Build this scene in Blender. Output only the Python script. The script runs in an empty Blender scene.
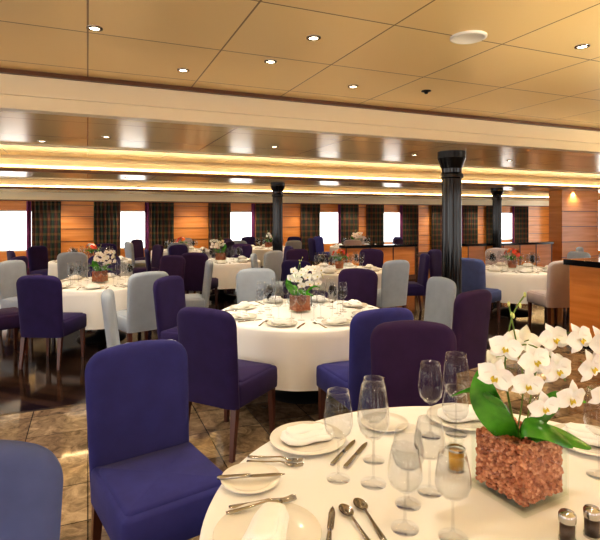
import bpy, math, random
from mathutils import Vector, Matrix
random.seed(7)
S = bpy.context.scene
TH = math.radians(23.0)
PI = math.pi

# ---------------------------------------------------------------- materials
def mat(name, col, rough=0.5, metal=0.0, spec=0.5, sheen=0.0, emis=None, es=0.0):
    m = bpy.data.materials.new(name); m.use_nodes = True
    b = m.node_tree.nodes["Principled BSDF"]
    b.inputs["Base Color"].default_value = (*col, 1)
    b.inputs["Roughness"].default_value = rough
    b.inputs["Metallic"].default_value = metal
    b.inputs["Specular IOR Level"].default_value = spec
    if sheen:
        b.inputs["Sheen Weight"].default_value = sheen
        b.inputs["Sheen Roughness"].default_value = 0.4
    if emis:
        b.inputs["Emission Color"].default_value = (*emis, 1)
        b.inputs["Emission Strength"].default_value = es
    return m
def nd(m, t): return m.node_tree.nodes.new(t)
def lk(m, a, b): m.node_tree.links.new(a, b)
def bsdf(m): return m.node_tree.nodes["Principled BSDF"]
def coords(m, scale=(1,1,1), rot=(0,0,0)):
    tc = nd(m, 'ShaderNodeTexCoord'); mp = nd(m, 'ShaderNodeMapping')
    mp.inputs['Scale'].default_value = scale; mp.inputs['Rotation'].default_value = rot
    lk(m, tc.outputs['Object'], mp.inputs['Vector']); return mp.outputs['Vector']
def ramp(m, fac, stops):
    r = nd(m, 'ShaderNodeValToRGB'); e = r.color_ramp.elements
    while len(e) < len(stops): e.new(0.5)
    for i, (p, c) in enumerate(stops):
        e[i].position = p; e[i].color = (*c, 1)
    lk(m, fac, r.inputs[0]); return r.outputs[0]
def noise(m, vec, scale, detail=4, rough=0.5, dist=0):
    n = nd(m, 'ShaderNodeTexNoise'); lk(m, vec, n.inputs['Vector'])
    n.inputs['Scale'].default_value = scale; n.inputs['Detail'].default_value = detail
    n.inputs['Roughness'].default_value = rough; n.inputs['Distortion'].default_value = dist
    return n.outputs['Fac']
def mixc(m, fac, a, b, mode='MIX'):
    n = nd(m, 'ShaderNodeMix'); n.data_type = 'RGBA'; n.blend_type = mode
    if isinstance(fac, (int, float)): n.inputs[0].default_value = fac
    else: lk(m, fac, n.inputs[0])
    for v, i in ((a, 6), (b, 7)):
        if isinstance(v, tuple): n.inputs[i].default_value = (*v, 1)
        else: lk(m, v, n.inputs[i])
    return n.outputs[2]
def bump(m, h, strength=0.2, dist=0.01):
    b = nd(m, 'ShaderNodeBump'); b.inputs['Strength'].default_value = strength
    b.inputs['Distance'].default_value = dist
    lk(m, h, b.inputs['Height']); lk(m, b.outputs[0], bsdf(m).inputs['Normal'])

def fabric(name, col, var=0.25, sheen=0.05):
    m = mat(name, col, 0.85, spec=0.25, sheen=sheen)
    v = coords(m); n = noise(m, v, 9, 3)
    c = mixc(m, n, tuple(x*(1-var) for x in col), tuple(min(1, x*(1+var)) for x in col))
    lk(m, c, bsdf(m).inputs['Base Color'])
    bump(m, noise(m, v, 350, 2), 0.25, 0.002)
    return m
F_indigo = fabric("fabric_indigo", (0.026, 0.016, 0.085))
F_blue   = fabric("fabric_violet_blue", (0.034, 0.036, 0.185))
F_plum   = fabric("fabric_plum", (0.030, 0.013, 0.058))
F_slate  = fabric("fabric_slate_blue", (0.075, 0.10, 0.24))
F_grey   = fabric("fabric_grey_blue", (0.32, 0.37, 0.45), 0.12)
F_cream  = fabric("fabric_lavender_cream", (0.46, 0.40, 0.42), 0.12)
M_leg = mat("chair_leg_wood", (0.08, 0.022, 0.012), 0.3)

M_cloth = mat("table_linen", (0.86, 0.86, 0.855), 0.75, sheen=0.05)
_v = coords(M_cloth); bump(M_cloth, noise(M_cloth, _v, 5, 3), 0.12, 0.02)
M_napkin = mat("napkin_linen", (0.88, 0.88, 0.87), 0.8)
M_porc = mat("porcelain", (0.82, 0.80, 0.75), 0.10)
M_steel = mat("cutlery_steel", (0.45, 0.44, 0.43), 0.14, 1.0)
M_dark = mat("dark_metal", (0.02, 0.02, 0.022), 0.35, 0.5)
M_black = mat("black_lacquer", (0.006, 0.006, 0.007), 0.10, spec=0.35)

def thin_glass(name, tint=(1,1,1), k=0.75, base=0.03, power=3.0):
    m = bpy.data.materials.new(name); m.use_nodes = True
    nt = m.node_tree; nt.nodes.clear()
    o = nt.nodes.new('ShaderNodeOutputMaterial'); mx = nt.nodes.new('ShaderNodeMixShader')
    t = nt.nodes.new('ShaderNodeBsdfTransparent'); g = nt.nodes.new('ShaderNodeBsdfGlossy')
    lw = nt.nodes.new('ShaderNodeLayerWeight'); lw.inputs['Blend'].default_value = 0.5
    pw = nt.nodes.new('ShaderNodeMath'); pw.operation = 'POWER'; pw.inputs[1].default_value = power
    mm = nt.nodes.new('ShaderNodeMath'); mm.operation = 'MULTIPLY_ADD'
    mm.inputs[1].default_value = k; mm.inputs[2].default_value = base; mm.use_clamp = True
    t.inputs['Color'].default_value = (*tint, 1); g.inputs['Roughness'].default_value = 0.01
    g.inputs['Color'].default_value = (0.95, 0.97, 1, 1)
    nt.links.new(lw.outputs['Facing'], pw.inputs[0]); nt.links.new(pw.outputs[0], mm.inputs[0]); nt.links.new(mm.outputs[0], mx.inputs[0])
    nt.links.new(t.outputs[0], mx.inputs[1]); nt.links.new(g.outputs[0], mx.inputs[2])
    nt.links.new(mx.outputs[0], o.inputs[0]); return m
M_glass = thin_glass("clear_glass", (0.945, 0.95, 0.955), 0.9, 0.018, 4.5)
M_vglass = thin_glass("vase_glass", (0.96, 0.98, 0.97), 0.35, 0.015, 4.0)

# wood wall
M_wood = mat("cherry_wood_panel", (0.5, 0.2, 0.05), 0.2)
_v = coords(M_wood, (0.6, 0.6, 9)); _n = noise(M_wood, _v, 1.5, 5)
_c = ramp(M_wood, _n, [(0.25, (0.62, 0.225, 0.05)), (0.75, (0.80, 0.35, 0.10))])
lk(M_wood, _c, bsdf(M_wood).inputs['Base Color'])
# gold ceiling
def ceiling_mat(name, bw, bh, c1, c2, mort, ms=0.006, rough=0.3, metal=0.45):
    m = mat(name, c1, rough, metal)
    v = coords(m)
    b = nd(m, 'ShaderNodeTexBrick'); b.offset = 0.0; b.squash = 1.0
    lk(m, v, b.inputs['Vector']); b.inputs['Color1'].default_value = (*c1, 1); b.inputs['Color2'].default_value = (*c2, 1)
    b.inputs['Mortar'].default_value = (*mort, 1); b.inputs['Scale'].default_value = 1
    b.inputs['Mortar Size'].default_value = ms; b.inputs['Brick Width'].default_value = bw; b.inputs['Row Height'].default_value = bh
    b.inputs['Mortar Smooth'].default_value = 0.0
    lk(m, b.outputs['Color'], bsdf(m).inputs['Base Color'])
    return m
M_ceil = ceiling_mat("gold_ceiling_panel", 0.78, 0.78, (0.94, 0.73, 0.38), (0.91, 0.70, 0.36), (0.30, 0.18, 0.07), 0.005, 0.28, 0.2)
M_soff = ceiling_mat("gold_soffit_panel", 1.2, 0.9, (0.94, 0.72, 0.36), (0.91, 0.69, 0.34), (0.42, 0.25, 0.09), 0.005, 0.20, 0.15)
M_cream = mat("cream_bulkhead", (0.90, 0.80, 0.58), 0.35)
M_brown = mat("brown_trim", (0.12, 0.05, 0.02), 0.35)
# floors
M_fwood = mat("dark_parquet", (0.03, 0.02, 0.015), 0.09)
_v = coords(M_fwood, rot=(0, 0, math.radians(45)))
_b = nd(M_fwood, 'ShaderNodeTexBrick'); lk(M_fwood, _v, _b.inputs['Vector'])
_b.inputs['Color1'].default_value = (0.014, 0.008, 0.006, 1); _b.inputs['Color2'].default_value = (0.055, 0.030, 0.020, 1)
_b.inputs['Mortar'].default_value = (0.004, 0.003, 0.003, 1); _b.inputs['Scale'].default_value = 1
_b.inputs['Mortar Size'].default_value = 0.004; _b.inputs['Brick Width'].default_value = 0.7; _b.inputs['Row Height'].default_value = 0.11
lk(M_fwood, _b.outputs['Color'], bsdf(M_fwood).inputs['Base Color'])
M_marb = mat("brown_marble_tile", (0.3, 0.24, 0.17), 0.05, spec=0.6)
_v = coords(M_marb, rot=(0, 0, 0))
_b = nd(M_marb, 'ShaderNodeTexBrick'); _b.offset = 0.0; lk(M_marb, _v, _b.inputs['Vector'])
_b.inputs['Color1'].default_value = (0.36, 0.29, 0.21, 1); _b.inputs['Color2'].default_value = (0.15, 0.11, 0.08, 1)
_b.inputs['Mortar'].default_value = (0.06, 0.05, 0.04, 1); _b.inputs['Scale'].default_value = 1
_b.inputs['Mortar Size'].default_value = 0.004; _b.inputs['Brick Width'].default_value = 0.42; _b.inputs['Row Height'].default_value = 0.42
_n = noise(M_marb, _v, 7, 8, 0.7, 1.4)
_c = ramp(M_marb, _n, [(0.34, (0.10, 0.08, 0.06)), (0.5, (0.48, 0.43, 0.37)), (0.66, (0.90, 0.85, 0.77))])
_c2 = mixc(M_marb, 0.7, _b.outputs['Color'], _c, 'OVERLAY')
lk(M_marb, _c2, bsdf(M_marb).inputs['Base Color'])
# curtains : dark green / red plaid
M_curt = mat("plaid_curtain", (0.02, 0.02, 0.02), 0.7)
_v = coords(M_curt)
_w1 = nd(M_curt, 'ShaderNodeTexWave'); _w1.bands_direction = 'X'; _w1.inputs['Scale'].default_value = 1.5; lk(M_curt, _v, _w1.inputs['Vector'])
_w2 = nd(M_curt, 'ShaderNodeTexWave'); _w2.bands_direction = 'Z'; _w2.inputs['Scale'].default_value = 1.3; lk(M_curt, _v, _w2.inputs['Vector'])
_c1 = ramp(M_curt, _w1.outputs['Fac'], [(0.45, (0.016, 0.034, 0.024)), (0.75, (0.15, 0.030, 0.022))])
_c2 = ramp(M_curt, _w2.outputs['Fac'], [(0.6, (0.018, 0.032, 0.024)), (0.85, (0.15, 0.10, 0.035))])
_c3 = mixc(M_curt, 0.5, _c1, _c2)
lk(M_curt, _c3, bsdf(M_curt).inputs['Base Color'])
M_drape = mat("purple_sheer_drape", (0.16, 0.025, 0.11), 0.7)
M_frame = mat("window_frame_white", (0.7, 0.68, 0.64), 0.4)
M_lamp = mat("lamp_lens", (1, 0.9, 0.7), 0.4, emis=(1, 0.85, 0.6), es=14)
M_cove = mat("cove_strip", (1, 0.9, 0.7), 0.4, emis=(1, 0.72, 0.38), es=18)
M_chrome = mat("chrome_trim", (0.35, 0.30, 0.24), 0.25, 1.0)
M_white = mat("white_plastic", (0.8, 0.78, 0.72), 0.4)
# flowers
M_petal = mat("orchid_petal", (0.88, 0.87, 0.84), 0.45)
bsdf(M_petal).inputs['Subsurface Weight'].default_value = 0.1
M_lip = mat("orchid_lip", (0.62, 0.50, 0.06), 0.5)
M_leaf = mat("orchid_leaf", (0.05, 0.22, 0.015), 0.22)
_v = coords(M_leaf); _n = noise(M_leaf, _v, 14, 3)
lk(M_leaf, ramp(M_leaf, _n, [(0.3, (0.015, 0.11, 0.006)), (0.7, (0.07, 0.30, 0.02))]), bsdf(M_leaf).inputs['Base Color'])
M_stem = mat("orchid_stem", (0.12, 0.20, 0.04), 0.5)
M_bud = mat("orchid_bud", (0.55, 0.60, 0.22), 0.5)
M_red = mat("red_blossom", (0.70, 0.05, 0.02), 0.5)
M_orange = mat("orange_blossom", (0.88, 0.25, 0.03), 0.5)
M_bean = mat("red_bean", (0.50, 0.15, 0.10), 0.25)
_g = nd(M_bean, 'ShaderNodeNewGeometry')
lk(M_bean, ramp(M_bean, _g.outputs['Random Per Island'], [(0.0, (0.30, 0.085, 0.045)), (0.5, (0.50, 0.18, 0.10)), (1.0, (0.70, 0.32, 0.20))]), bsdf(M_bean).inputs['Base Color'])
M_amber = mat("amber_wax", (0.60, 0.30, 0.03), 0.12, 0.4, emis=(1, 0.45, 0.05), es=0.12)
M_pepper = mat("peppercorn_dark", (0.05, 0.03, 0.025), 0.3)

# ---------------------------------------------------------------- mesh builder
class MB:
    def __init__(s): s.v = []; s.f = []; s.mi = []; s.sm = []; s.mats = []; s.M = Matrix.Identity(4)
    def m(s, mt):
        if mt not in s.mats: s.mats.append(mt)
        return s.mats.index(mt)
    def addv(s, p): s.v.append(tuple(s.M @ Vector(p))); return len(s.v)-1
    def addf(s, idx, mt, smooth=True): s.f.append(tuple(idx)); s.mi.append(s.m(mt)); s.sm.append(smooth)
    def grid(s, pts, mt, closeu=False, closev=False, smooth=True):
        R = len(pts); C = len(pts[0]); base = [[s.addv(p) for p in row] for row in pts]
        for i in range(R if closeu else R-1):
            for j in range(C if closev else C-1):
                s.addf((base[i][j], base[i][(j+1) % C], base[(i+1) % R][(j+1) % C], base[(i+1) % R][j]), mt, smooth)
        return base
    def lathe(s, prof, mt, seg=24, o=(0, 0, 0)):
        pts = [[(o[0]+r*math.cos(2*PI*k/seg), o[1]+r*math.sin(2*PI*k/seg), o[2]+z) for k in range(seg)] for r, z in prof]
        s.grid(pts, mt, closev=True)
    def box(s, a, b, mt, taper=None):
        x0, y0, z0 = a; x1, y1, z1 = b
        p = [(x0, y0, z0), (x1, y0, z0), (x1, y1, z0), (x0, y1, z0), (x0, y0, z1), (x1, y0, z1), (x1, y1, z1), (x0, y1, z1)]
        i = [s.addv(q) for q in p]
        for f in ((3, 2, 1, 0), (4, 5, 6, 7), (0, 1, 5, 4), (1, 2, 6, 5), (2, 3, 7, 6), (3, 0, 4, 7)):
            s.addf([i[k] for k in f], mt, False)
    def rbox(s, c, h, r, mt, n=3, pw=None):
        N = 8*n; Rr = []
        for i in range(4*n+1):
            ph = -PI/2 + PI*i/(4*n); row = []
            for j in range(N):
                t = 2*PI*(j+0.5)/N
                d = Vector((math.cos(ph)*math.cos(t), math.cos(ph)*math.sin(t), math.sin(ph)))
                sg = lambda x: 0 if abs(x) < 1e-6 else (1 if x > 0 else -1)
                row.append((c[0]+sg(d.x)*(h[0]-r)+d.x*r, c[1]+sg(d.y)*(h[1]-r)+d.y*r, c[2]+(sg(d.z) if abs(d.z) > 1e-3 else 0)*(h[2]-r)+d.z*r))
            Rr.append(row)
        b = s.grid(Rr, mt, closev=True)
        s.addf(b[0][::-1], mt); s.addf(b[-1], mt)
    def tube(s, pts, rad, mt, seg=8):
        rows = []
        for i, p in enumerate(pts):
            p = Vector(p); a = Vector(pts[max(0, i-1)]); b = Vector(pts[min(len(pts)-1, i+1)])
            t = (b-a).normalized(); u = t.orthogonal().normalized() if i == 0 else (u - t*u.dot(t)).normalized()
            w = t.cross(u); r = rad[i] if isinstance(rad, (list, tuple)) else rad
            rows.append([tuple(p+u*math.cos(2*PI*k/seg)*r+w*math.sin(2*PI*k/seg)*r) for k in range(seg)])
        b = s.grid(rows, mt, closev=True); s.addf(b[0][::-1], mt); s.addf(b[-1], mt)
    def ellip(s, c, r, mt, nu=6, nv=8, M=None):
        rows = []
        for i in range(nu+1):
            ph = -PI/2+PI*i/nu; row = []
            for j in range(nv):
                t = 2*PI*j/nv
                q = Vector((r[0]*math.cos(ph)*math.cos(t), r[1]*math.cos(ph)*math.sin(t), r[2]*math.sin(ph)))
                if M: q = M @ q
                row.append(tuple(Vector(c)+q))
            rows.append(row)
        s.grid(rows, mt, closev=True)
    def mesh(s, name):
        me = bpy.data.meshes.new(name); me.from_pydata(s.v, [], s.f)
        for m_ in s.mats: me.materials.append(m_)
        me.polygons.foreach_set("material_index", s.mi); me.polygons.foreach_set("use_smooth", s.sm)
        me.update(); return me
    def obj(s, name, loc=(0, 0, 0), rz=0): return put(name, s.mesh(name), loc, rz)
def put(name, me, loc=(0, 0, 0), rz=0, sc=None):
    o = bpy.data.objects.new(name, me); S.collection.objects.link(o)
    o.location = loc; o.rotation_euler = (0, 0, rz)
    if sc: o.scale = sc
    return o
def boxobj(name, a, b, mt, bev=0.0, rz=TH):
    mb = MB(); mb.box(a, b, mt); o = mb.obj(name, rz=rz)
    if bev:
        md = o.modifiers.new("bevel", 'BEVEL'); md.width = bev; md.segments = 2
    return o
def room(a, b): # room axes -> world
    return (a*math.cos(TH)-b*math.sin(TH), a*math.sin(TH)+b*math.cos(TH))
def r2(x, y): return (x*math.cos(TH)+y*math.sin(TH), -x*math.sin(TH)+y*math.cos(TH))

# ---------------------------------------------------------------- room shell
A0, A1, B0, B1 = -8.0, 21.4, -3.0, 17.95
ZH, ZS, ZC = 2.70, 2.42, 2.62
boxobj("floor_marble", (A0, B0, -0.1), (A1, 4.78, 0), M_marb)
boxobj("floor", (A0, 4.78, -0.1), (A1, B1+0.1, 0), M_fwood)
boxobj("trim_floor_strip", (A0, 4.76, 0.0), (A1, 4.80, 0.002), M_chrome)
boxobj("ceiling_main", (A0, B0, ZH), (A1, 4.14, ZH+0.2), M_ceil)
mb = MB()
mb.box((A0, 4.14, ZS), (A1, 4.24, ZH+0.2), M_cream)
mb.box((A0, 4.10, ZH-0.03), (A1, 4.14, ZH), M_brown)  # dark strip stands in for the shadow gap under the ceiling
mb.box((A0, 4.11, ZS+0.10), (A1, 4.14, ZS+0.125), M_cream)
mb.box((A0, 4.12, ZS), (A1, 4.14, ZS+0.03), M_cream)
mb.obj("trim_bulkhead", rz=TH)
mb = MB()
for b0, b1 in ((4.24, 6.08), (9.57, 11.2), (15.6, B1+0.1)):
    mb.box((A0, b0, ZS), (A1, b1, ZS+0.06), M_soff)
for b0, b1 in ((6.08, 9.57), (11.2, 15.6)):
    mb.box((A0, b0-0.3, ZC+0.06), (A1, b1+0.3, ZC+0.12), M_soff)
mb.obj("ceiling_soffit", rz=TH)
mb = MB()
for b0, b1 in ((6.08, 9.57), (11.2, 15.6)):
    mb.box((A0, b0-0.04, ZS-0.015), (A1, b0+0.02, ZS+0.10), M_cream)
    mb.box((A0, b1-0.02, ZS-0.015), (A1, b1+0.04, ZS+0.04), M_brown)
    mb.box((A0, b1+0.0, ZS+0.04), (A1, b1+0.06, ZC+0.06), M_cream)
    mb.box((A0, b1-0.05, ZC-0.01), (A1, b1+0.0, ZC+0.03), M_cream)
    mb.box((A0, b0-0.3, ZS+0.06), (A1, b0-0.25, ZC+0.06), M_cream)
mb.obj("trim_coffers", rz=TH)
mb = MB()
for b0 in (6.08, 11.2):
    mb.box((A0+0.2, b0-0.2, ZS+0.065), (A1-0.2, b0-0.15, ZS+0.09), M_cove)
for b1 in (9.57, 15.6):
    mb.box((A0+0.2, b1-0.012, ZS+0.07), (A1-0.2, b1-0.002, ZS+0.085), M_cove)
mb.obj("cove_light_strips", rz=TH)

# back wall with window openings
WIN = [-5.6, -2.1, 1.48, 5.3, 8.9, 11.85, 15.1, 18.2]
WW, WZ0, WZ1 = 1.0, 0.55, 1.86
mb = MB()
edges = [A0]
for w in WIN: edges += [w-WW/2, w+WW/2]
edges.append(A1)
for i in range(0, len(edges), 2):
    mb.box((edges[i], B1, 0), (edges[i+1], B1+0.15, ZS), M_wood)
    a0, a1 = edges[i], edges[i+1]
    for z in (0.42, 0.83, 1.24, 1.65, 2.02):
        mb.box((a0, B1-0.012, z), (a1, B1, z+0.018), M_brown)
for w in WIN:
    mb.box((w-WW/2, B1, 0), (w+WW/2, B1+0.15, WZ0), M_wood)
    mb.box((w-WW/2, B1, WZ1), (w+WW/2, B1+0.15, ZS), M_wood)
mb.obj("wall_back", rz=TH)
mb = MB()
mb.box((A0, B1-0.14, ZS-0.24), (A1, B1-0.01, ZS), M_cream)
mb.box((A0, B1-0.17, ZS-0.27), (A1, B1-0.01, ZS-0.24), M_brown)
mb.obj("trim_cornice", rz=TH)
boxobj("baseboard_back", (A0, B1-0.03, 0), (A1, B1-0.0125, 0.12), M_brown)
for n, w in enumerate(WIN):
    mb = MB(); t = 0.045
    for z in (WZ0, WZ1-t): mb.box((w-WW/2, B1+0.04, z), (w+WW/2, B1+0.10, z+t), M_frame)
    for x in (w-WW/2, w+WW/2-t): mb.box((x, B1+0.04, WZ0+t), (x+t, B1+0.10, WZ1-t), M_frame)
    mb.obj("window_%d" % (n+1), rz=TH)
    mb = MB()
    for x0, x1, mt in ((w-WW/2-0.80, w-WW/2+0.03, M_curt), (w+WW/2-0.03, w+WW/2+0.80, M_curt), (w+WW/2-0.18, w+WW/2-0.04, M_drape)):
        rows = []
        for z in (0.04, 0.6, 1.2, 1.8, 2.14):
            rows.append([(x0+(x1-x0)*k/60, B1-0.09+0.03*math.sin((x0+(x1-x0)*k/60)*55), z) for k in range(61)])
        mb.grid(rows, mt)
    mb.obj("window_curtain", rz=TH)

# other walls : glazed promenade bays left and behind, wood at right
def bay_wall(name, horiz, fixed, lo, hi, zt, mt, sill=0.12, head=2.4, pitch=2.6, pier=0.3, th=0.15):
    mb = MB()
    def bx(u0, u1, z0, z1):
        if horiz: mb.box((u0, fixed-th, z0), (u1, fixed, z1), mt)
        else: mb.box((fixed-th, u0, z0), (fixed, u1, z1), mt)
    bx(lo, hi, 0, sill); bx(lo, hi, head, zt)
    n = int((hi-lo)/pitch); p = (hi-lo)/n
    for k in range(n+1):
        c = lo+p*k; bx(max(lo, c-pier/2), min(hi, c+pier/2), sill, head)
    return mb.obj(name, rz=TH)
bay_wall("wall_rear", True, B0, A0, A1, ZH, M_wood, sill=0.3, pier=1.5)
bay_wall("wall_left", False, A0, B0, B1, ZH, M_wood)
bay_wall("wall_right", False, A1+0.15, B0, B1, ZS+0.3, M_wood, pitch=4.0, pier=1.8)
def portal(a, b, sx, sz, rz, z=1.26):
    l = bpy.data.lights.new("window_portal", 'AREA'); l.shape = 'RECTANGLE'; l.size = sx; l.size_y = sz
    l.cycles.is_portal = True
    o = bpy.data.objects.new("window_portal", l); S.collection.objects.link(o)
    x, y = room(a, b); o.location = (x, y, z); o.rotation_euler = (PI/2, 0, rz+TH)
portal((A0+A1)/2, B0-0.2, A1-A0, 2.3, PI)
portal(A0-0.2, (B0+B1)/2, B1-B0, 2.3, PI/2+PI)
portal((A0+A1)/2, B1+0.2, A1-A0, 1.4, 0, 1.2)

# wood pier + right partitions
mb = MB()
mb.box((12.75, 10.45, 0), (14.3, 10.9, ZS), M_wood)
for z in (0.45, 0.9, 1.35, 1.8):
    mb.box((12.74, 10.44, z), (14.31, 10.46, z+0.018), M_brown)
mb.obj("wall_partition", rz=TH)
BLOCK = [(12.75, 14.3, 10.45, 10.9)]
def low_partition(a0, a1, b):
    mb = MB()
    mb.box((a0, b, 0), (a1, b+0.25, 0.86), M_wood)
    mb.box((a0-0.03, b-0.04, 0.86), (a1+0.03, b+0.29, 0.92), M_black)
    mb.box((a0-0.01, b-0.015, 0.0), (a1+0.01, b+0.0, 0.12), M_brown)
    n = max(2, int((a1-a0)/0.6))
    for k in range(n+1):
        x = a0+(a1-a0-0.03)*k/n; mb.box((x, b-0.012, 0.12), (x+0.03, b, 0.86), M_brown)
    mb.obj("low_partition", rz=TH); BLOCK.append((a0, a1, b, b+0.25))
low_partition(5.9, 8.0, 11.0)
low_partition(9.3, 12.4, 10.5)
# service station right
mb = MB()
ax, bx_ = r2(3.72, 5.75)
mb.box((ax, bx_, 0.08), (ax+1.8, bx_+0.7, 1.03), M_wood)
mb.box((ax+0.03, bx_+0.03, 0), (ax+1.77, bx_+0.67, 0.08), M_black)
mb.box((ax-0.05, bx_-0.05, 1.03), (ax+1.85, bx_+0.75, 1.10), M_black)
for k in range(3):
    x = ax+0.06+k*0.6
    for (u0, u1, z0, z1) in ((x, x+0.5, 0.14, 0.16), (x, x+0.5, 0.97, 0.99), (x, x+0.02, 0.16, 0.97), (x+0.48, x+0.5, 0.16, 0.97)):
        mb.box((u0, bx_-0.012, z0), (u1, bx_, z1), M_brown)
    mb.box((x+0.42, bx_-0.03, 0.55), (x+0.44, bx_-0.01, 0.68), M_chrome)
mb.obj("service_station", rz=TH)
BLOCK.append((ax, ax+1.8, bx_, bx_+0.7))

# columns
def column(x, y):
    mb = MB(); r = 0.115
    prof = [(0.19, 0), (0.19, 0.10), (0.15, 0.13), (r, 0.16), (r, 2.10), (0.135, 2.11), (0.135, 2.15), (r, 2.17), (0.12, 2.22), (0.15, 2.30), (0.165, 2.34), (0.165, ZS)]
    rows = []
    for rr, z in prof:
        row = []
        for k in range(64):
            t = 2*PI*k/64; fl = (1-0.05*(k % 4 < 2)) if 0.16 <= z <= 2.10 else 1
            row.append((rr*fl*math.cos(t), rr*fl*math.sin(t), z))
        rows.append(row)
    mb.grid(rows, M_black, closev=True, smooth=False)
    mb.obj("column", (x, y, 0))
COLS = [(1.82, 6.0), (-0.51, 11.4), (5.32, 13.5)]
for c in COLS: column(*c)

# ---------------------------------------------------------------- ceiling fixtures
def downlight(a, b, z, power=0, r=0.027, ang=115):
    mb = MB()
    mb.lathe([(r*1.6, 0.0), (r*1.6, -0.006), (r, -0.008), (r*0.95, -0.004)], M_chrome, 20)
    mb.lathe([(r*0.96, -0.005), (0.0001, -0.005)], M_lamp, 20)
    x, y = room(a, b); mb.obj("recessed_downlight", (x, y, z))
    if power:
        l = bpy.data.lights.new("downlight_spot", 'SPOT'); l.energy = power; l.spot_size = math.radians(ang); l.spot_blend = 0.8
        l.color = (1, 0.87, 0.68); l.shadow_soft_size = 0.05
        o = bpy.data.objects.new("downlight_spot", l); S.collection.objects.link(o); o.location = (x, y, z-0.03)
for (x, y, p) in [(-0.84, 3.6, 60), (0.43, 4.05, 55), (-1.15, 2.8, 50), (0.08, 2.95, 0), (0.35, 1.0, 22), (1.1, 1.9, 30), (-0.2, 3.4, 0), (1.75, 3.1, 45), (3.2, 3.0, 60), (-1.5, 0.6, 30)]:
    a, b = r2(x, y)
    if b < 4.0: downlight(a, b, ZH, p)
for (x, y, p) in [(-3.1, 6.2, 65), (-0.1, 5.1, 85), (-1.9, 4.9, 65), (1.5, 6.1, 65), (3.0, 6.6, 85), (4.8, 7.6, 85)]:
    a, b = r2(x, y)
    downlight(a, 5.2 if b < 6.1 else 5.75, ZS, p)
for a in (-3, -0.5, 2, 4.5, 7, 9.5, 12):
    downlight(a, 7.9, ZC+0.06, 95); downlight(a+1.2, 10.4, ZS, 95 if a < 8 else 50)
    downlight(a, 13.4, ZC+0.06, 100)
for k in range(12): downlight(-5+k*2.1, 17.2, ZS, 120)
# speaker & detector
x, y = 0.99, 2.94; mb = MB()
mb.lathe([(0.105, 0), (0.105, -0.008), (0.09, -0.014), (0.085, -0.010), (0.0001, -0.012)], M_white, 32); mb.obj("ceiling_speaker", (x, y, ZH))
mb = MB(); mb.lathe([(0.04, 0), (0.04, -0.006), (0.02, -0.01), (0.012, -0.025), (0.0001, -0.026)], M_dark, 20); mb.obj("smoke_detector", (1.06, 4.2, ZH))

# uplighter lamps, added out of view to brighten the ceiling
def fill_uplighter(x, y, p):
    mb = MB()
    mb.lathe([(0.0001, 0), (0.16, 0), (0.16, 0.015), (0.02, 0.03), (0.013, 0.05), (0.013, 1.62), (0.03, 1.64), (0.12, 1.68), (0.19, 1.76), (0.185, 1.76), (0.115, 1.69), (0.0001, 1.66)], M_chrome, 32)
    mb.lathe([(0.0001, 1.70), (0.05, 1.70), (0.05, 1.715), (0.0001, 1.72)], M_lamp, 20)
    mb.obj("added_fill_lamp", (x, y, 0))
    l = bpy.data.lights.new("added_fill_spot", 'SPOT'); l.energy = p; l.spot_size = math.radians(165); l.spot_blend = 0.4
    l.color = (1, 0.86, 0.60); l.shadow_soft_size = 0.1
    o = bpy.data.objects.new("added_fill_spot", l); S.collection.objects.link(o); o.location = (x, y, 1.77); o.rotation_euler = (PI, 0, 0)
fill_uplighter(-1.9, 0.3, 35); fill_uplighter(2.9, 1.9, 190); fill_uplighter(0.6, -1.2, 90); fill_uplighter(5.6, 4.4, 240)

# ---------------------------------------------------------------- chairs
def chair_mesh(fab):
    mb = MB(); W = 0.255; T = 0.042; zb, zt, r = 0.34, 1.01, 0.105
    zs = [zb, zb+0.01, zb+0.04]+[zb+0.04+(zt-r-zb-0.04)*k/8 for k in range(1, 9)]
    zs += [zt-r+r*math.sin(PI/2*k/10) for k in range(1, 11)]
    ss = [math.sin(PI/2*(k/10)) for k in range(-10, 11)]
    for side in (1, -1):
        rows = []
        for z in zs:
            w = W*(0.93+0.07*(z-zb)/(zt-zb))
            if z > zt-r: w = w-r+math.sqrt(max(0, r*r-(z-(zt-r))**2))
            q = max(0, (z-(zt-0.05))/0.05); tp = math.sqrt(max(0, 1-min(1, q)**2.2))
            row = []
            for s_ in ss:
                th = T*math.sqrt(max(0, 1-abs(s_)**7))*tp
                y = -0.245-0.10*(z-0.42)*1.0-0.02*(1-s_*s_)*(z-zb)/(zt-zb)+side*th
                row.append((w*s_, y, z+0.012*(1-s_*s_)*(z-zb)/(zt-zb)))
            rows.append(row if side < 0 else row[::-1])
        mb.grid(rows, fab)
    mb.rbox((0, 0.02, 0.42), (0.245, 0.26, 0.085), 0.03, fab, 2)
    mb.rbox((0, 0.03, 0.49), (0.225, 0.22, 0.03), 0.028, fab, 2)
    for sx in (-1, 1):
        for yy, dy in ((0.235, 0.0), (-0.235, -0.05)):
            rows = []
            for z, h, o in ((0.0, 0.014, 1), (0.36, 0.023, 0)):
                cx = sx*0.205+sx*0.008*o; cy = yy+dy*o
                rows.append([(cx-h, cy-h, z), (cx+h, cy-h, z), (cx+h, cy+h, z), (cx-h, cy+h, z)])
            b = mb.grid(rows, M_leg, closev=True, smooth=False); mb.addf(b[0][::-1], M_leg, False)
    return mb.mesh("dining_chair")
CM = {k: chair_mesh(v) for k, v in dict(indigo=F_indigo, blue=F_blue, plum=F_plum, slate=F_slate, grey=F_grey, cream=F_cream).items()}
PLACED = []
def chair(x, y, dx, dy, c):
    PLACED.append((x, y))
    return put("dining_chair", CM[c], (x, y, 0), math.atan2(dy, dx)-PI/2)
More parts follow.
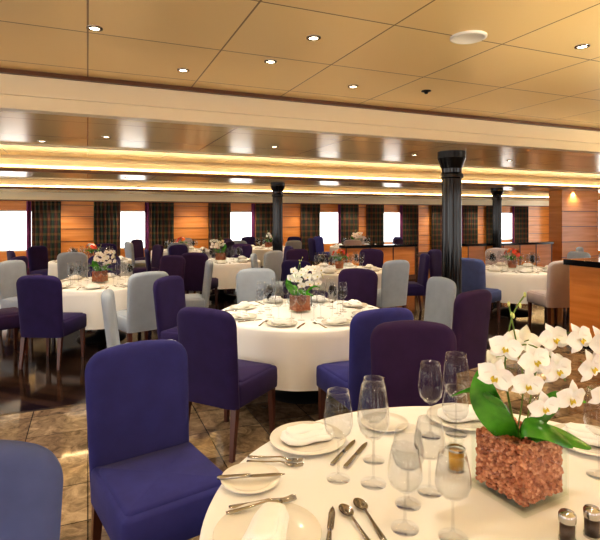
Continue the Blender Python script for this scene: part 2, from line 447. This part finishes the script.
# around the foreground table
chair(-0.62, 2.22, 0.58, -0.81, 'blue')
chair(-0.875, 1.06, 0.10, -1.0, 'slate')
chair(0.65, 2.67, -0.07, -1.0, 'plum')
# around the middle table
T1 = (0.02, 4.70)
for x, y, c in [(-0.51, 3.70, 'indigo'), (0.45, 3.69, 'blue'), (1.16, 5.04, 'grey'), (0.56, 5.75, 'plum'), (-0.42, 5.78, 'grey'), (-1.09, 5.12, 'indigo')]:
    chair(x, y, T1[0]-x, T1[1]-y, c)
chair(1.30, 4.50, -0.6, 0.8, 'plum'); chair(-1.33, 4.32, 0.95, 0.3, 'grey')
T2 = (-2.7, 6.8)
for x, y, c in [(-2.78, 5.66, 'indigo'), (-1.92, 5.93, 'grey'), (-1.60, 7.1, 'grey'), (-2.2, 7.87, 'plum'), (-3.1, 7.9, 'indigo'), (-3.57, 5.93, 'plum'), (-3.85, 7.1, 'grey')]:
    chair(x, y, T2[0]-x, T2[1]-y, c)
T4 = (3.65, 8.6)
chair(2.78, 7.78, 0.87, 0.82, 'slate'); chair(3.75, 7.44, -0.1, 1, 'cream'); chair(4.7, 8.05, -1, 0.5, 'grey')
cols = ['indigo', 'plum', 'cream', 'grey', 'blue', 'grey', 'indigo', 'grey']
def ring(cx, cy, ph, n=6, rad=1.15):
    for k in range(n):
        t = ph+2*PI*k/n; x, y = cx+rad*math.cos(t), cy+rad*math.sin(t)
        if any(math.hypot(x-p[0], y-p[1]) < 0.72 for p in PLACED): continue
        if any(math.hypot(x-p[0], y-p[1]) < 0.55 for p in COLS): continue
        a, b = r2(x, y)
        if any(q[0]-0.42 < a < q[1]+0.42 and q[2]-0.42 < b < q[3]+0.42 for q in BLOCK): continue
        chair(x, y, cx-x, cy-y, random.choice(cols))
FAR = [(0.67, 8.5), (-1.6, 10.2), (-4.3, 10.3), (-5.9, 7.9), (1.7, 15.2), (-3.2, 13.5), (-0.9, 14.6), (6.9, 9.4)]
ring(T4[0], T4[1], 0.3)
for i, (x, y) in enumerate(FAR): ring(x, y, 0.35*i)

# ---------------------------------------------------------------- tables
def table_mesh(R, seed=1, drop=0.45):
    rnd = random.Random(seed); mb = MB(); N = 144
    f1, f2, p1, p2 = 13, 21, rnd.random()*6, rnd.random()*6
    prof = [(0.0001, 0.75), (R*0.5, 0.75), (R-0.03, 0.75), (R-0.012, 0.748), (R-0.002, 0.742), (R+0.004, 0.73)]
    rows = [[(r*math.cos(2*PI*k/N), r*math.sin(2*PI*k/N), z) for k in range(N)] for r, z in prof]
    for j in range(1, 9):
        d = j/8; row = []
        for k in range(N):
            t = 2*PI*k/N
            w = 0.6*math.sin(f1*t+p1+0.8*math.sin(3*t))+0.4*math.sin(f2*t+p2+math.sin(2*t))
            r = R+0.004+0.022*d*w+0.004*d
            row.append((r*math.cos(t), r*math.sin(t), 0.73-drop*d+0.006*w*d))
        rows.append(row)
    mb.grid(rows, M_cloth, closev=True)
    mb.lathe([(0.0001, 0.735), (R-0.04, 0.735), (R-0.04, 0.705), (0.0001, 0.705)], M_dark, 48)
    mb.lathe([(0.06, 0.70), (0.055, 0.10), (0.09, 0.06), (0.30, 0.03), (0.32, 0.0)], M_dark, 32)
    return mb.mesh("round_dining_table")
put("round_dining_table", table_mesh(0.87, 3), (0.585, 1.5, 0), 0.4)
TM = table_mesh(0.79, 5)
TABS = [T1, T2, T4]+FAR
for i, (x, y) in enumerate(TABS): put("round_dining_table", TM, (x, y, 0), i*0.7)

# ---------------------------------------------------------------- tableware builders
def wine_prof(H, R):
    return [(0.0001, 0.0), (R*0.80, 0.0), (R*0.80, 0.002), (R*0.3, 0.006), (0.0045, 0.02), (0.0038, H*0.40), (0.007, H*0.44), (R*0.5, H*0.475),
            (R*0.85, H*0.54), (R, H*0.63), (R*0.97, H*0.74), (R*0.86, H*0.88), (R*0.74, H), (R*0.72, H), (R*0.84, H*0.88), (R*0.95, H*0.74), (R*0.975, H*0.63), (R*0.82, H*0.55), (R*0.45, H*0.485), (0.0001, H*0.47)]
def plate_prof(R):
    return [(0.0001, 0.003), (R*0.55, 0.003), (R*0.60, 0.0), (R*0.64, 0.003), (R*0.98, 0.016), (R, 0.018), (R*0.99, 0.021), (R*0.68, 0.009), (R*0.62, 0.006), (0.0001, 0.006)]
def napkin(mb):
    for lay, (L, W, H, z0, ox) in enumerate(((0.095, 0.050, 0.018, 0.020, 0), (0.085, 0.043, 0.018, 0.032, 0.006), (0.070, 0.030, 0.014, 0.046, -0.008))):
        rows = []
        for i in range(13):
            u = -1+2*i/12; row = []
            for j in range(16):
                t = 2*PI*j/16
                hw = W*(1-0.25*(u+1)/2)*math.sqrt(max(0.02, 1-abs(u)**6))
                row.append((ox+u*L, hw*math.copysign(abs(math.cos(t))**0.7, math.cos(t)), z0+H*math.copysign(abs(math.sin(t))**0.8, math.sin(t))*math.sqrt(max(0.02, 1-abs(u)**6))+H*0.2+0.003*math.sin(u*6+lay)))
            rows.append(row)
        b = mb.grid(rows, M_napkin, closev=True); mb.addf(b[0][::-1], M_napkin); mb.addf(b[-1], M_napkin)
def strip(mb, pts, mt, th=0.002):
    top = [[(x, -w, z+th), (x, -w*0.5, z+th*1.5), (x, w*0.5, z+th*1.5), (x, w, z+th)] for x, w, z in pts]
    bot = [[(x, w, z), (x, -w, z)] for x, w, z in pts]
    rows = [t+b for t, b in zip(top, bot)]
    b = mb.grid(rows, mt, closev=True); mb.addf(b[0][::-1], mt); mb.addf(b[-1], mt)
def cutlery(kind, mb=None):
    own = mb is None
    if own: mb = MB()
    if kind == 'fork':
        strip(mb, [(-0.105, 0.006, 0.001), (-0.09, 0.0095, 0.001), (-0.03, 0.005, 0.006), (0.02, 0.0035, 0.012), (0.035, 0.006, 0.009), (0.05, 0.0125, 0.005), (0.065, 0.013, 0.004)], M_steel)
        for k in range(4):
            M0 = mb.M.copy(); mb.M = mb.M @ Matrix.Translation((0, -0.0105+0.007*k, 0))
            strip(mb, [(0.064, 0.0024, 0.004), (0.085, 0.002, 0.005), (0.105, 0.001, 0.010)], M_steel); mb.M = M0
    elif kind == 'knife':
        strip(mb, [(-0.11, 0.006, 0.001), (-0.10, 0.009, 0.001), (-0.02, 0.007, 0.002), (0.0, 0.005, 0.002)], M_steel, 0.006)
        strip(mb, [(0.0, 0.007, 0.003), (0.01, 0.0095, 0.003), (0.08, 0.010, 0.003), (0.10, 0.007, 0.003), (0.115, 0.001, 0.003)], M_steel)
    else:
        strip(mb, [(-0.10, 0.006, 0.001), (-0.085, 0.009, 0.001), (-0.03, 0.005, 0.006), (0.03, 0.0035, 0.011), (0.045, 0.006, 0.008)], M_steel)
        rows = []
        for i in range(9):
            t = i/8; x = 0.04+0.065*t; w = 0.0205*math.sqrt(max(0, math.sin(PI*(0.06+0.92*t))))
            rows.append([(x, w*s_, 0.010-0.008*math.sin(PI*min(1, t+0.05))*(1-s_*s_)) for s_ in (-1, -.7, -.35, 0, .35, .7, 1)])
        mb.grid(rows, M_steel)
    if own: return mb.mesh(kind)

def petal(mb, o, d, n, L, W, cup, mt, bend=0.0, e=0.8):
    d = d.normalized(); w = n.cross(d).normalized(); rows = []
    for i in range(7):
        t = i/6; hw = W*math.sin(PI*min(0.97, 0.07+0.9*t**e))**0.75
        row = []
        for s_ in (-1, -0.66, -0.33, 0, 0.33, 0.66, 1):
            p = o+d*(L*t*(1-0.08*s_*s_))+w*(hw*s_)+n*(cup*L*(s_*s_*0.5-0.2*math.cos(s_*3))*math.sin(PI*t)-bend*L*t*t)
            row.append(tuple(p))
        rows.append(row)
    mb.grid(rows, mt)
def blossom(mb, c, n, size, roll, mt=None, lip=None):
    mt = mt or M_petal; lip = lip or M_lip
    c = Vector(c); n = Vector(n).normalized(); up = Vector((0, 0.05, 1)); up = (up-n*up.dot(n)).normalized(); sd = up.cross(n)
    def dr(a): a += roll; return sd*math.cos(a)+up*math.sin(a)
    L = size/2
    for a in (90, 215, 325): petal(mb, c-n*0.002, dr(math.radians(a)), n, L, L*0.36, 0.15, mt, 0.12)
    for a in (14, 166): petal(mb, c+n*0.002, dr(math.radians(a)), n, L*1.05, L*0.56, 0.18, mt, 0.08, 1.0)
    petal(mb, c+n*0.003, dr(math.radians(262)), (n+dr(math.radians(90))*0.6).normalized(), L*0.42, L*0.13, 0.3, lip, -0.4)
    petal(mb, c+n*0.003, dr(math.radians(215)), n, L*0.26, L*0.10, 0.3, lip, -0.8)
    petal(mb, c+n*0.003, dr(math.radians(310)), n, L*0.26, L*0.10, 0.3, lip, -0.8)
    mb.ellip(tuple(c+n*0.006), (L*0.08, L*0.08, L*0.08), mt, 5, 6)
def cat(P, k=6):
    P = [Vector(p) for p in P]; Q = []; n = len(P)
    for i in range(n-1):
        p0, p1, p2, p3 = P[max(0, i-1)], P[i], P[i+1], P[min(n-1, i+2)]
        for j in range(k):
            t = j/k; Q.append(0.5*((2*p1)+(p2-p0)*t+(2*p0-5*p1+4*p2-p3)*t*t+(3*p1-p0-3*p2+p3)*t**3))
    Q.append(P[-1]); return Q
def leaf(mb, pts, W, side, mt=None):
    mt = mt or M_leaf; side = Vector(side).normalized(); rows = []
    Q = cat(pts, 5)
    for i, q in enumerate(Q):
        t = i/(len(Q)-1); hw = W*(math.sin(PI*(0.12+0.86*t))**0.7)
        tan = (Q[min(len(Q)-1, i+1)]-Q[max(0, i-1)]).normalized(); nn = tan.cross(side).normalized()
        rows.append([tuple(q+side*hw*s_+nn*(-0.25*hw*abs(s_)**1.5)) for s_ in (-1, -.6, -.25, 0, .25, .6, 1)])
    mb.grid(rows, mt)
def centerpiece():
    mb = MB(); rot = Matrix.Rotation(math.radians(28), 4, 'Z'); h = 0.104; H = 0.215; t = 0.006
    rnd = random.Random(4)
    mb.M = rot
    mb.box((-h, -h, 0.0), (h, h, 0.018), M_vglass)
    for a, b in (((-h, -h, 0.018), (h, -h+t, H)), ((-h, h-t, 0.018), (h, h, H)), ((-h, -h+t, 0.018), (-h+t, h-t, H)), ((h-t, -h+t, 0.018), (h, h-t, H))): mb.box(a, b, M_vglass)
    g = h-t-0.018; mb.box((-g, -g, 0.03), (g, g, 0.18), M_bean)
    def bean(x, y, z):
        Mr = Matrix.Rotation(rnd.random()*6.28, 3, 'Z') @ Matrix.Rotation(rnd.random()*6.28, 3, 'X') @ Matrix.Rotation(rnd.random()*6.28, 3, 'Y')
        mb.ellip((x, y, z), (0.0092, 0.0074, 0.0070), M_bean, 5, 7, Mr)
    e = h-t-0.0100
    # randomly packed beans against the four glass faces
    pts = []
    tries = 0
    while tries < 9000 and len(pts) < 330:
        tries += 1
        u = rnd.uniform(-e, e); z = rnd.uniform(0.026, 0.186)
        if all((u-p[0])**2+(z-p[1])**2 > 0.0094**2 for p in pts): pts.append((u, z))
    for (u, z) in pts:
        j = lambda: (rnd.random())*0.004
        bean(u, -e+j(), z); bean(-u, e-j(), z); bean(-e+j(), -u, z); bean(e-j(), u, z)
    for ix in range(13):
        for iy in range(13):
            bean(-0.082+ix*0.0137+(rnd.random()-.5)*0.007, -0.082+iy*0.0137+(rnd.random()-.5)*0.007, 0.182+rnd.random()*0.010)
    mb.M = Matrix.Identity(4)
    leaf(mb, [(-0.01, -0.02, 0.17), (-0.08, -0.04, 0.25), (-0.13, -0.05, 0.34), (-0.135, -0.05, 0.42)], 0.050, (0.8, -0.5, 0.35))
    leaf(mb, [(-0.01, -0.03, 0.17), (-0.05, -0.07, 0.27), (-0.09, -0.09, 0.33), (-0.15, -0.11, 0.35)], 0.038, (0.5, -0.5, -0.6))
    leaf(mb, [(0.01, -0.02, 0.17), (0.03, -0.08, 0.235), (0.09, -0.12, 0.235), (0.16, -0.13, 0.205)], 0.034, (0.15, 0.85, 0.45))
    leaf(mb, [(0.0, -0.02, 0.17), (-0.03, -0.09, 0.25), (0.02, -0.14, 0.26), (0.09, -0.16, 0.22)], 0.030, (0.3, 0.5, 0.6))
    leaf(mb, [(0.02, 0.0, 0.17), (0.09, 0.03, 0.25), (0.16, 0.04, 0.30), (0.24, 0.04, 0.28)], 0.034, (-0.2, 0.8, 0.3))
    leaf(mb, [(0.0, 0.02, 0.17), (-0.05, 0.08, 0.25), (-0.10, 0.13, 0.28), (-0.17, 0.16, 0.25)], 0.034, (0.7, 0.6, 0.2))
    stems = [[(0, 0, 0.16), (-0.04, -0.01, 0.34), (-0.05, -0.03, 0.45), (0.01, -0.05, 0.49), (0.09, -0.06, 0.44), (0.12, -0.06, 0.38)],
             [(0.02, 0, 0.16), (0.05, 0.0, 0.36), (0.09, -0.01, 0.48), (0.17, -0.02, 0.52), (0.24, -0.03, 0.46), (0.27, -0.03, 0.40)],
             [(0, 0.02, 0.16), (-0.03, 0.03, 0.38), (-0.01, 0.03, 0.55), (0.03, 0.02, 0.635)],
             [(0, 0.02, 0.16), (0.03, 0.03, 0.34), (0.01, 0.05, 0.50), (-0.01, 0.05, 0.60)]]
    for s_ in stems: mb.tube([tuple(p) for p in cat(s_)], 0.0026, M_stem, 6)
    for (x, y, z) in [(0.03, 0.02, 0.635), (0.015, 0.02, 0.60), (-0.005, 0.025, 0.565), (-0.01, 0.05, 0.60), (0.0, 0.05, 0.565), (0.27, -0.03, 0.40), (0.26, -0.035, 0.43)]:
        mb.ellip((x, y, z), (0.005, 0.005, 0.009), M_bud, 6, 8)
    bl = [(-0.07, -0.07, 0.485, -0.3, 0.1), (-0.105, -0.08, 0.40, -0.5, -0.1), (-0.02, -0.11, 0.385, 0.0, -0.1), (0.012, -0.09, 0.45, 0.1, 0.2), (0.02, -0.13, 0.325, 0.1, -0.2),
          (0.085, -0.08, 0.42, 0.2, 0.0), (0.11, -0.11, 0.345, 0.3, -0.2), (0.095, -0.04, 0.505, 0.1, 0.3), (0.165, -0.06, 0.51, 0.3, 0.2), (0.195, -0.07, 0.425, 0.5, 0.0), (0.24, -0.04, 0.495, 0.6, 0.1), (0.21, -0.10, 0.35, 0.4, -0.2),
          (0.05, 0.07, 0.47, 0.2, -0.5), (-0.05, 0.06, 0.42, -0.7, -0.2), (0.13, 0.05, 0.40, 0.9, 0.1)]
    for i, (x, y, z, nx_, nz_) in enumerate(bl):
        back = i >= 12
        blossom(mb, (x, y, z), (nx_, 1 if back else -1, nz_), 0.116-0.018*rnd.random(), (rnd.random()-0.5)*0.7)
        mb.tube([(x, y, z), (x*0.85+0.01, y*0.6, z+0.012)], 0.0018, M_stem, 5)
    return mb.mesh("orchid_centerpiece")
def red_piece():
    mb = MB(); rnd = random.Random(9)
    mb.lathe([(0.0001, 0), (0.05, 0), (0.06, 0.01), (0.075, 0.08), (0.07, 0.14), (0.066, 0.14), (0.07, 0.08), (0.055, 0.015), (0.0001, 0.012)], M_vglass, 28)
    mb.lathe([(0.0001, 0.014), (0.052, 0.016), (0.066, 0.08), (0.064, 0.12), (0.0001, 0.125)], M_bean, 24)
    for k in range(9):
        t = k*0.7; c, s_ = math.cos(t), math.sin(t)
        leaf(mb, [(0, 0, 0.12), (0.05*c, 0.05*s_, 0.18), (0.12*c, 0.12*s_, 0.19), (0.17*c, 0.17*s_, 0.15)], 0.022, (-s_, c, 0.2))
    for k in range(18):
        ph = rnd.random()*6.28; q = math.sqrt(rnd.random()); x, y, z = 0.13*q*math.cos(ph), 0.13*q*math.sin(ph), 0.29-0.08*q*q
        mb.tube([(0, 0, 0.12), (x*0.6, y*0.6, 0.2), (x, y, z)], 0.002, M_stem, 5)
        blossom(mb, (x, y, z), (x*8+0.01, y*8, 0.4), 0.085, rnd.random()*6, (M_red, M_orange, M_petal)[k % 3], M_lip)
    return mb.mesh("red_flower_centerpiece")
CP = centerpiece(); RP = red_piece()
ZT = 0.7505
put("orchid_centerpiece", CP, (0.705, 1.615, ZT))
for i, (x, y) in enumerate(TABS):
    if i in (2, 3, 5, 8): put("red_flower_centerpiece", RP, (x, y, ZT), i*0.9, (1.15, 1.15, 1.15))
    else: put("orchid_centerpiece", CP, (x-0.02, y, ZT), i*0.9, (0.8, 0.8, 0.8))

# place settings for the other tables (one object per table)
def settings_mesh(R):
    mb = MB(); n = 8
    for k in range(n):
        base = Matrix.Rotation(2*PI*k/n+0.2, 4, 'Z')
        def at(x, y, rz=0): mb.M = base @ Matrix.Translation((x, y, 0)) @ Matrix.Rotation(rz, 4, 'Z')
        at(R-0.19, 0); mb.lathe(plate_prof(0.13), M_porc, 24)
        at(R-0.19, 0, PI/2); napkin(mb)
        at(R-0.19, -0.165, PI); cutlery('fork', mb)
        at(R-0.19, 0.165, PI); cutlery('knife', mb)
        at(R-0.42, 0.10); mb.lathe(wine_prof(0.28, 0.043), M_glass, 16)
        at(R-0.45, 0.0); mb.lathe(wine_prof(0.25, 0.040), M_glass, 16)
        at(R-0.40, -0.10); mb.lathe(wine_prof(0.23, 0.036), M_glass, 16)
    mb.M = Matrix.Identity(4)
    return mb.mesh("place_settings")
SM = settings_mesh(0.79)
for i, (x, y) in enumerate(TABS): put("place_settings", SM, (x, y, ZT), 0.3+i*0.5)

# foreground tableware
def gl(name, H, R, pos):
    mb = MB(); mb.lathe(wine_prof(H, R), M_glass, 40); me = mb.mesh(name)
    for (x, y) in pos: put(name, me, (x, y, ZT))
gl("wine_glass", 0.30, 0.050, [(0.13, 1.70), (0.53, 2.03), (1.03, 1.72), (0.94, 2.05), (0.27, 1.83)])
gl("water_goblet", 0.33, 0.054, [(0.245, 1.67), (0.64, 2.05), (1.16, 1.62), (1.10, 1.48)])
gl("white_wine_glass", 0.235, 0.050, [(0.30, 1.43), (0.42, 1.62), (0.425, 1.39), (0.335, 1.55), (0.60, 1.93)])
mb = MB(); mb.lathe(plate_prof(0.15), M_porc, 56); pm = mb.mesh("dinner_plate")
mb = MB(); mb.lathe(plate_prof(0.10), M_porc, 48); bm = mb.mesh("bread_plate")
mb = MB(); napkin(mb); nm = mb.mesh("folded_napkin")
for (x, y, rz) in [(0.03, 1.98, 0.3), (-0.09, 1.385, 1.4), (0.71, 2.19, 0.1), (1.14, 1.96, -0.7)]:
    put("dinner_plate", pm, (x, y, ZT)); put("folded_napkin", nm, (x, y, ZT+0.001), rz, (1.15, 1.25, 1.0))
for (x, y) in [(-0.165, 1.675), (0.36, 2.13)]:
    put("bread_plate", bm, (x, y, ZT))
cm = {k: cutlery(k) for k in ('fork', 'knife', 'spoon')}
def lay(kind, p0, p1, z=0.0):
    put(kind, cm[kind], ((p0[0]+p1[0])/2, (p0[1]+p1[1])/2, ZT+z), math.atan2(p1[1]-p0[1], p1[0]-p0[0]))
lay('fork', (-0.20, 1.82), (0.02, 1.775)); lay('fork', (-0.20, 1.855), (0.02, 1.81))
lay('knife', (0.115, 1.79), (0.215, 1.98)); lay('knife', (0.16, 1.77), (0.26, 1.96))
lay('fork', (-0.22, 1.53), (-0.01, 1.57)); lay('fork', (-0.235, 1.455), (0.0, 1.54), 0.022)
lay('knife', (-0.28, 1.655), (-0.05, 1.68), 0.022)
lay('knife', (0.07, 1.30), (0.10, 1.53)); lay('spoon', (0.20, 1.33), (0.125, 1.54)); lay('spoon', (0.235, 1.36), (0.175, 1.57))
# amber candle holder
mb = MB()
mb.lathe([(0.0001, 0), (0.026, 0), (0.03, 0.004), (0.030, 0.075), (0.026, 0.08), (0.024, 0.10), (0.028, 0.105), (0.026, 0.105), (0.022, 0.10), (0.024, 0.078), (0.027, 0.07), (0.027, 0.006), (0.0001, 0.006)], M_vglass, 32)
mb.lathe([(0.0001, 0.007), (0.0262, 0.007), (0.0262, 0.066), (0.0001, 0.066)], M_amber, 32)
mb.lathe([(0.0305, 0.07), (0.0315, 0.074), (0.0305, 0.078)], M_steel, 32)
mb.obj("amber_candle_jar", (0.55, 1.76, ZT))
# salt and pepper
mb = MB()
mb.lathe([(0.0001, 0), (0.021, 0), (0.022, 0.003), (0.022, 0.052), (0.020, 0.056)], M_vglass, 28)
mb.lathe([(0.0001, 0.003), (0.0195, 0.003), (0.0195, 0.045), (0.0001, 0.045)], M_pepper, 24)
mb.lathe([(0.0225, 0.0), (0.0225, 0.006)], M_steel, 28)
mb.lathe([(0.0215, 0.053), (0.0225, 0.056), (0.0225, 0.072), (0.019, 0.078), (0.0001, 0.080)], M_steel, 28)
sm_ = mb.mesh("pepper_shaker")
put("pepper_shaker", sm_, (0.735, 1.375, ZT)); put("salt_shaker", sm_, (0.815, 1.395, ZT))

# ---------------------------------------------------------------- world, camera
w = bpy.data.worlds.new("World"); S.world = w; w.use_nodes = True
w.node_tree.nodes["Background"].inputs[0].default_value = (1.0, 0.98, 0.95, 1)
w.node_tree.nodes["Background"].inputs[1].default_value = 3.4
S.view_settings.view_transform = 'Standard'
try: S.view_settings.look = 'Medium High Contrast'
except Exception as e: print(e)
S.view_settings.exposure = 0.1
cam = bpy.data.cameras.new("camera"); co = bpy.data.objects.new("camera", cam); S.collection.objects.link(co)
co.location = (0, 0, 1.64); co.rotation_euler = (PI/2, 0, 0)
cam.lens = 30.0; cam.sensor_width = 36.0; cam.shift_y = -53/600; cam.clip_start = 0.05
S.camera = co
